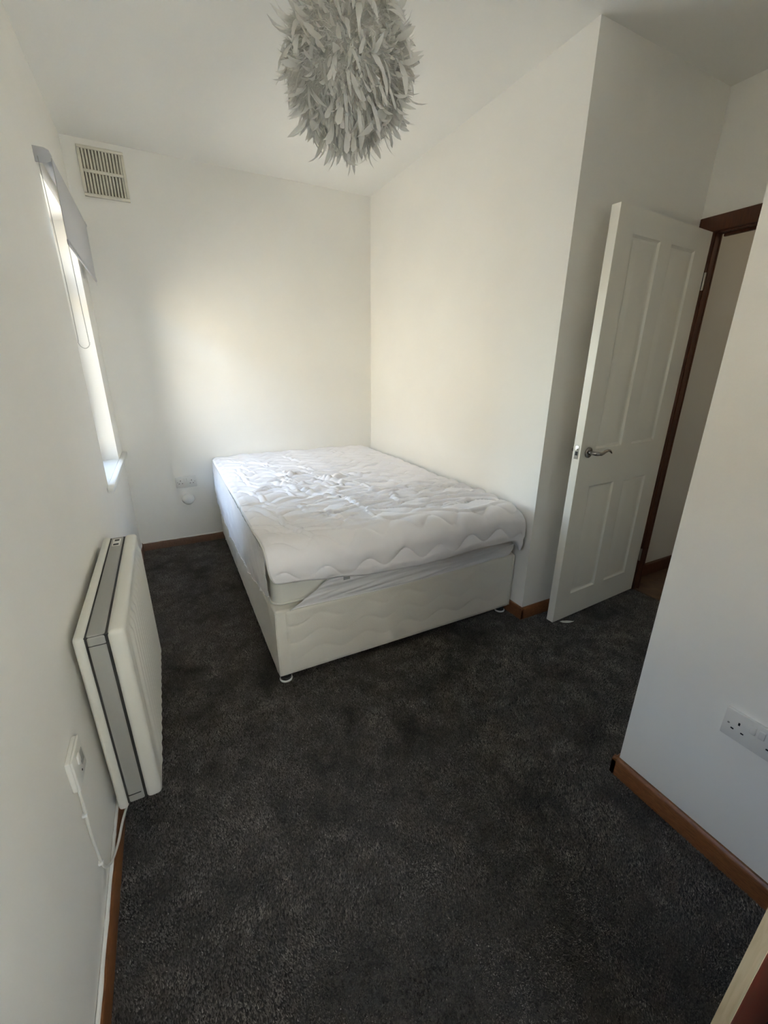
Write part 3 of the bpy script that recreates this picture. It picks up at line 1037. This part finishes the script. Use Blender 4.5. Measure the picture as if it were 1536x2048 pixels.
def panel_grid():
    nu, nv = 236, 350
    A = np.zeros((nu, nv)); B = np.zeros((nu, nv))
    for j in range(nv):
        tb = j / (nv - 1)
        for i in range(nu):
            ta = i / (nu - 1)
            a0 = ta * PW
            L = hem_b(a0)
            b = tb * L
            # rounded outer corners of the cloth
            rc = 0.075
            lo, hi = 0.0, PW
            if b > L - rc:
                q = rc - math.sqrt(max(0.0, rc * rc - (b - (L - rc)) ** 2))
                lo, hi = 0.35 * q, PW - 1.6 * q
            if b < rc:
                q = rc - math.sqrt(max(0.0, rc * rc - (rc - b) ** 2))
                lo, hi = q * 0.6, PW - q
            A[i, j] = lo + (hi - lo) * ta
            B[i, j] = b
    P = np.zeros((nu, nv, 3))
    for i in range(nu):
        for j in range(nv):
            P[i, j] = panel_pt(A[i, j], B[i, j])
    # quilting puff and creases along the normal
    du = np.gradient(P, axis=0); dv = np.gradient(P, axis=1)
    N = np.cross(dv, du)
    N /= np.linalg.norm(N, axis=2, keepdims=True) + 1e-9
    if N[nu // 2, nv // 2, 2] < 0: N = -N
    per = 0.118
    w1 = B + 0.028 * np.sin(2 * math.pi * A / 0.185) + 0.01 * np.sin(2 * math.pi * A / 0.47)
    q = np.abs(np.sin(math.pi * w1 / per)) ** 0.45
    fade = np.clip(np.minimum(np.minimum(A, A[-1:, :] - A), B[:, -1:] - B) / 0.035, 0, 1)
    hgt = 0.006 + 0.0125 * q * fade
    for (ca, cb, an, ln, wd, am) in creases:
        da, db = A - ca, B - cb
        u = da * math.cos(an) + db * math.sin(an)
        v = -da * math.sin(an) + db * math.cos(an)
        v = v + 0.02 * np.sin(u * 14 + ca * 30)
        msk = np.exp(-(u / ln) ** 4) * np.exp(-(v / wd) ** 2)
        hgt += 1.7 * am * msk
        hgt -= 0.8 * am * np.exp(-(u / ln) ** 4) * np.exp(-((v - 1.6 * wd) / wd) ** 2)
    sm = np.zeros_like(A)
    for i in range(nu):
        for j in range(nv):
            sm[i, j] = 0.008 * n2(A[i, j], B[i, j], 2.2, 1.0) + 0.007 * n2(A[i, j], B[i, j], 7, 4.0) + 0.0016 * n2(A[i, j], B[i, j], 24, 9.0)
    hgt += sm
    # soft mattress crown: edges a little lower than the middle
    edge = np.minimum(1, np.minimum(A, 1.35 - np.minimum(A, 1.349)) / 0.22)
    hgt += 0.008 * np.clip(edge, 0, 1) ** 0.7
    P += N * hgt[:, :, None]
    return P, N
PP, NN = panel_grid()
top = grid_obj('quilted_top', PP, M_PROT, pr)
sol = top.modifiers.new('thickness', 'SOLIDIFY')
sol.thickness = 0.009
sol.offset = -1
# piping all round the quilted panel
rim = [PP[0, j] for j in range(0, PP.shape[1], 3)] + [PP[i, -1] for i in range(0, PP.shape[0], 3)] + [PP[-1, j] for j in range(PP.shape[1] - 1, -1, -3)] + [PP[i, 0] for i in range(PP.shape[0] - 1, -1, -3)]
bm = bmesh.new()
cl = [Vector(rim[0])]
for q in rim[1:]:
    if (Vector(q) - cl[-1]).length > 0.006: cl.append(Vector(q))
cl.append(cl[0])
tube(bm, cl, 0.0070, 8, cap=False)
bm_obj('piping', bm, M_PIPE, pr, True, 80)
# thin stretch skirt: left side
def left_hem(y):
    pts = [(-1.905, 0.455), (-1.84, 0.425), (-1.75, 0.405), (-1.55, 0.365), (-1.34, 0.330), (-1.05, 0.300), (-0.74, 0.285), (-0.45, 0.295), (-0.18, 0.32), (0.0, 0.36)]
    return float(np.interp(y, [q[0] for q in pts], [q[1] for q in pts]))
nu, nv = 300, 60
P = np.zeros((nu, nv, 3))
for i in range(nu):
    t = i / (nu - 1)
    y = -0.014 - 1.893 * t
    zt = 0.640
    zb_ = left_hem(y)
    for j in range(nv):
        s = j / (nv - 1)
        z = zt + (zb_ - zt) * s
        fan = y * 1.0 + (zt - z) * 1.15
        wr_ = 0.0085 * noise.noise(Vector((fan * 14, z * 3, 2))) + 0.0065 * noise.noise(Vector((fan * 34 + z * 9, z * 5, 7))) + 0.005 * noise.noise(Vector((y * 6, z * 14, 5)))
        bulge = 0.010 * math.sin(math.pi * min(1, s * 1.05))
        x = 0.5835 - bulge * 0.4 - abs(wr_) * 1.4 * (0.35 + 0.65 * min(1, s * 4)) - 0.002
        if z < 0.385: x = min(x, 0.5865 - 0.003)
        P[i, j] = (x, y, z)
sk = grid_obj('side_skirt', P, M_SKIRTF, pr)
bm = bmesh.new()
tube(bm, [tuple(P[i, -1]) for i in range(0, nu, 3)], 0.0026, 6)
bm_obj('elastic_hem', bm, M_PIPE, sk, True, 80)
# thin stretch skirt: foot end, gathered away from the left corner
nu, nv = 230, 50
P = np.zeros((nu, nv, 3))
for i in range(nu):
    t = i / (nu - 1)
    for j in range(nv):
        s = j / (nv - 1)
        xl = 0.905 - 0.245 * s ** 1.25
        x = xl + (1.922 - xl) * t
        zb_ = 0.372 - 0.014 * math.sin(math.pi * min(1, max(0, (x - 0.70) / 1.1)))
        zb_ += 0.05 * max(0, (x - 1.85) / 0.08) ** 2
        z = 0.555 + (zb_ - 0.555) * s
        sw = z - 0.09 * (x - 0.9)
        wr_ = 0.0065 * noise.noise(Vector((x * 2.6, sw * 30, 3))) + 0.0034 * noise.noise(Vector((x * 5, sw * 64, 8)))
        foldl = 0.006 * math.exp(-(t / 0.012) ** 2)
        y = -1.9005 - abs(wr_) * 1.5 - foldl - 0.004 * math.sin(math.pi * s) - 0.0035
        if x > 1.88: y += 0.05 * ((x - 1.88) / 0.045) ** 2 * 0.25
        P[i, j] = (x, y, z)
sk2 = grid_obj('foot_skirt', P, M_SKIRTF, pr)
bm = bmesh.new()
tube(bm, [tuple(P[i, -1]) for i in range(0, nu, 3)], 0.0024, 6)
bm_obj('elastic_hem', bm, M_PIPE, sk2, True, 80)
bm = bmesh.new()
box(bm, 0.904, 0.934, -1.9165, -1.9152, 0.458, 0.512)
lab = bm_obj('care_label', bm, M_TAG, pr)
lab['label'] = 'small grey care label'

# ------------------------------------------------------------------ feather pendant
LC = Vector((0.926, -2.008, 2.158))
LR = 0.156
lamp = empty('feather_pendant', (LC.x, LC.y, H))
tag(lamp, 'round white feather pendant lampshade hanging from the ceiling', 'lamp')
bm = bmesh.new()
lathe(bm, [(0.0, 0.0), (0.045, 0.0), (0.043, -0.012), (0.030, -0.024), (0.010, -0.030), (0.0, -0.030)], (LC.x, LC.y, H), (0, 0, 1), 24)
bm_obj('ceiling_rose', bm, M_PVC, lamp, True)
bm = bmesh.new()
tube(bm, [(LC.x, LC.y, H - 0.025), (LC.x, LC.y, LC.z + 0.03)], 0.0032, 8)
bm_obj('cord', bm, M_FLEX, lamp, True)
bm = bmesh.new()
bmesh.ops.create_uvsphere(bm, u_segments=36, v_segments=24, radius=LR, matrix=Matrix.Translation(LC))
bm_obj('inner_globe', bm, M_FEATH, lamp, True, 80)

def feather_verts(L, W, curl, twist, seed, tip=0.75, n=6):
    """feather along +z bending to +x; returns verts, faces"""
    r_ = random.Random(seed)
    V, Fc = [], []
    for i in range(n + 1):
        t = i / n
        ang = curl * t * t
        px = L * (t * math.sin(ang) * 0.75)
        pz = L * (t * math.cos(ang * 0.6))
        w = W * max(0.06, math.sin(math.pi * min(1, (t ** tip))) ** 0.8) if 0 < t < 1 else W * 0.05
        w *= r_.uniform(0.75, 1.2)
        tw = twist * t
        off = 0.25 * w
        V.append((px + math.sin(tw) * w, math.cos(tw) * w, pz))
        V.append((px - off * 0.5, 0.0, pz))
        V.append((px - math.sin(tw) * w, -math.cos(tw) * w, pz))
    for i in range(n):
        a = i * 3
        Fc += [(a, a + 1, a + 4, a + 3), (a + 1, a + 2, a + 5, a + 4)]
    return V, Fc

def feather_matrix(d, lay, spin, rad):
    """root on the globe in direction d; feather leans from the outward normal towards 'down along the surface'"""
    dn = Vector((0, 0, -1)) - d * d.dot(Vector((0, 0, -1)))
    if dn.length < 0.05: dn = d.orthogonal()
    dn.normalize()
    side = d.cross(dn)
    tdir = (d * math.cos(lay) + dn * math.sin(lay)).normalized()
    tdir = (tdir + side * spin * 0.35).normalized()
    xax = d - tdir * d.dot(tdir)
    xax = -xax.normalized() if xax.length > 1e-4 else side
    yax = tdir.cross(xax)
    Mx = Matrix((xax, yax, tdir)).transposed().to_4x4()
    Mx.translation = LC + d * rad
    return Mx

fr_ = random.Random(5)
variants = []
for k in range(8):
    V, Fc = feather_verts(fr_.uniform(0.062, 0.090), fr_.uniform(0.0052, 0.0085), fr_.uniform(-0.9, 0.9), fr_.uniform(-1.0, 1.0), k, tip=1.9, n=8)
    me = bpy.data.meshes.new('feather')
    me.from_pydata(V, [], Fc)
    me.polygons.foreach_set('use_smooth', [True] * len(me.polygons))
    me.materials.append(M_FEATH)
    variants.append(me)
toc = (CAM - LC).normalized()
dirs = []
ga = math.pi * (3 - math.sqrt(5))
N_ALL = 620
for i in range(N_ALL):
    z = 1 - 2 * (i + 0.5) / N_ALL
    r = math.sqrt(1 - z * z)
    d = Vector((r * math.cos(ga * i), r * math.sin(ga * i), z))
    d = (d + Vector((fr_.gauss(0, 0.05), fr_.gauss(0, 0.05), fr_.gauss(0, 0.05)))).normalized()
    dirs.append(d)
# the ones that show: facing the camera or on its outline, below the top
dirs.sort(key=lambda d: -(d.dot(toc) - 0.2 * d.z))
lampinv = Matrix.Translation((-LC.x, -LC.y, -H))
for d in dirs[:290]:
    me = variants[fr_.randrange(8)]
    o = bpy.data.objects.new('feather', me)
    COL.objects.link(o)
    o.parent = lamp
    s = fr_.uniform(0.75, 1.25)
    o.matrix_local = lampinv @ feather_matrix(d, fr_.uniform(0.55, 1.25), fr_.gauss(0, 0.9), LR - 0.004) @ Matrix.Diagonal((s, s, s, 1))
# all remaining feathers and the down between them: one mesh
VV, FF = [], []
def add_geo(V, Fc, Mx, s=1.0):
    b = len(VV)
    for v in V:
        q = Mx @ (Vector(v) * s)
        VV.append((q.x, q.y, q.z))
    FF.extend([tuple(b + i for i in f) for f in Fc])
bank = [feather_verts(fr_.uniform(0.045, 0.075), fr_.uniform(0.0035, 0.0075), fr_.uniform(-1.2, 1.2), fr_.uniform(-1.3, 1.3), 50 + k, tip=1.3, n=5) for k in range(14)]
for d in dirs[290:]:
    V, Fc = bank[fr_.randrange(14)]
    add_geo(V, Fc, feather_matrix(d, fr_.uniform(0.5, 1.2), fr_.gauss(0, 0.9), LR - 0.004), fr_.uniform(0.8, 1.3))
for i in range(1500):
    d = Vector((fr_.gauss(0, 1), fr_.gauss(0, 1), fr_.gauss(0, 1))).normalized()
    V, Fc = bank[fr_.randrange(14)]
    add_geo(V, Fc, feather_matrix(d, fr_.uniform(0.7, 1.35), fr_.gauss(0, 1.2), LR - 0.006), fr_.uniform(0.6, 0.95))
# down: fine barbs
for i in range(16000):
    d = Vector((fr_.gauss(0, 1), fr_.gauss(0, 1), fr_.gauss(0, 1))).normalized()
    Mx = feather_matrix(d, fr_.uniform(0.1, 1.3), fr_.gauss(0, 1.6), LR - 0.004)
    L = fr_.uniform(0.022, 0.050); w = fr_.uniform(0.00025, 0.0006); c = fr_.uniform(-0.5, 0.5) * L
    add_geo([(-w, 0, 0), (w, 0, 0), (c * 0.35 + w, w, L * 0.55), (c * 0.35 - w, -w, L * 0.55), (c, 0, L)], [(0, 1, 2, 3), (3, 2, 4)], Mx)
me = bpy.data.meshes.new('feather_down')
me.from_pydata(VV, [], FF)
o = link('feather_down', me, M_FEATH, lamp)
o.matrix_parent_inverse = Matrix.Translation((-LC.x, -LC.y, -H))
o['kind'] = 'stuff'

# stray feather on the carpet by the door
V, Fc = feather_verts(0.078, 0.011, 0.5, 0.2, 3)
bm = bmesh.new()
vv = []
for v in V:
    # lay flat: length along a floor direction
    L_, wv, hh = v[2], v[1], v[0]
    a = math.radians(-38)
    vv.append(bm.verts.new((2.112 + L_ * math.cos(a) - wv * math.sin(a), -2.118 + L_ * math.sin(a) + wv * math.cos(a), 0.004 + 0.006 * (L_ / 0.078) + abs(hh) * 0.25)))
for f in Fc:
    bm.faces.new([vv[i] for i in f])
ff = bm_obj('fallen_feather', bm, M_FEATH, None, True)
ff.modifiers.new('thickness', 'SOLIDIFY').thickness = 0.0008
tag(ff, 'small white feather lying on the carpet under the open door', 'feather')

# ------------------------------------------------------------------ cupboard door at the near right
cb = empty('cupboard_door', (1.53, -3.40, 0.01))
tag(cb, 'dark red wooden cupboard door with pale edge at the bottom right corner', 'cupboard door')
bm = bmesh.new()
CX0, CX1, CT = 0.912, 1.538, 0.0155
def leaf(bm, x0, x1, pad, z0, z1):
    # the leaf stands not quite square: it drifts a little towards the camera side at its hinge
    yy = lambda x: -3.390 - 0.012 * (x - CX0) / (CX1 - CX0)
    v = [bm.verts.new((x, yy(x) + dy, z)) for x in (x0, x1) for dy in (-pad, CT + pad) for z in (z0, z1)]
    for f in ((0, 1, 3, 2), (4, 6, 7, 5), (0, 4, 5, 1), (2, 3, 7, 6), (0, 2, 6, 4), (1, 5, 7, 3)):
        bm.faces.new([v[i] for i in f])
leaf(bm, CX0 + 0.002, CX1, 0.0, 0.012, 1.99)
bm_obj('panel', bm, M_RED, cb)
bm = bmesh.new()
leaf(bm, CX0, CX0 + 0.0025, 0.0003, 0.012, 0.62)
leaf(bm, CX0, CX0 + 0.0045, 0.0003, 0.62, 1.99)
bm_obj('edge_lipping', bm, M_LIP, cb)
for z in (0.25, 1.7):
    bm = bmesh.new()
    tube(bm, [(CX1 + 0.004, -3.395, z), (CX1 + 0.004, -3.395, z + 0.06)], 0.005, 8)
    bm_obj('hinge', bm, M_BRASS, cb, True)

# ------------------------------------------------------------------ outside
gr = struct(boxo('ground_outside', -40, 20, -40, 30, -3.1, -3.0, M_GROUND))
gr['label'] = 'paved yard outside the window'
hs = empty('fill_house', (-12.0, -9.0, -3.0))  # unseen building, added to bounce warm light in and screen the low sky
tag(hs, 'unseen sandy rendered building added across the yard for warm bounce light', 'fill_house')
boxo('wall', -14.0, -10.0, -22.0, 5.0, -3.0, 5.2, M_BRICK, hs)
bm = bmesh.new()
v = [bm.verts.new(q) for q in ((-9.7, -22.3, 5.2), (-9.7, 5.3, 5.2), (-12, 5.3, 7.2), (-12, -22.3, 7.2), (-14.3, -22.3, 5.2), (-14.3, 5.3, 5.2))]
for f in ((0, 1, 2, 3), (3, 2, 5, 4), (0, 3, 4), (1, 5, 2), (0, 4, 5, 1)):
    bm.faces.new([v[i] for i in f])
bm_obj('roof', bm, M_ROOF, hs)
h2 = empty('fill_house', (1.0, -12.0, -3.0))  # unseen building, added so the end window gives a warmer fill
tag(h2, 'tall unseen cream rendered building added behind the end wall to warm the fill light', 'fill_house')
M_CREAM = mat('cream_render', (0.56, 0.53, 0.47), 0.9, var=0.08, vscale=2)
boxo('wall', -9.0, 14.0, -13.0, -10.0, -3.0, 6.5, M_CREAM, h2)
bm = bmesh.new()
v = [bm.verts.new(q) for q in ((-9.3, -9.7, 6.5), (14.3, -9.7, 6.5), (14.3, -11.5, 8.0), (-9.3, -11.5, 8.0), (-9.3, -13.3, 6.5), (14.3, -13.3, 6.5))]
for f in ((0, 1, 2, 3), (3, 2, 5, 4), (0, 3, 4), (1, 5, 2), (0, 4, 5, 1)):
    bm.faces.new([v[i] for i in f])
bm_obj('roof', bm, M_ROOF, h2)

# ------------------------------------------------------------------ fill lamp added in the hallway, out of sight past the doorway
hl = empty('hall_fill_lamp', (3.75, -2.60, H))
tag(hl, 'round opal fill lamp added unseen in the hallway beyond the door', 'lamp')
bm = bmesh.new()
lathe(bm, [(0.0, 0.0), (0.12, 0.0), (0.12, -0.018), (0.0, -0.018)], (3.75, -2.60, H), (0, 0, 1), 28)
bm_obj('lamp_base', bm, M_PVC, hl, True)
M_OPAL = bpy.data.materials.new('opal_lit_glass')
M_OPAL.use_nodes = True
ob = M_OPAL.node_tree.nodes['Principled BSDF']
ob.inputs['Base Color'].default_value = (0.9, 0.88, 0.82, 1)
ob.inputs['Emission Color'].default_value = (1.0, 0.80, 0.55, 1)
ob.inputs['Emission Strength'].default_value = 0.55
bm = bmesh.new()
lathe(bm, [(0.105, -0.018), (0.102, -0.045), (0.085, -0.068), (0.05, -0.083), (0.0, -0.088)], (3.75, -2.60, H), (0, 0, 1), 28)
bm_obj('lamp_shade', bm, M_OPAL, hl, True, 80)
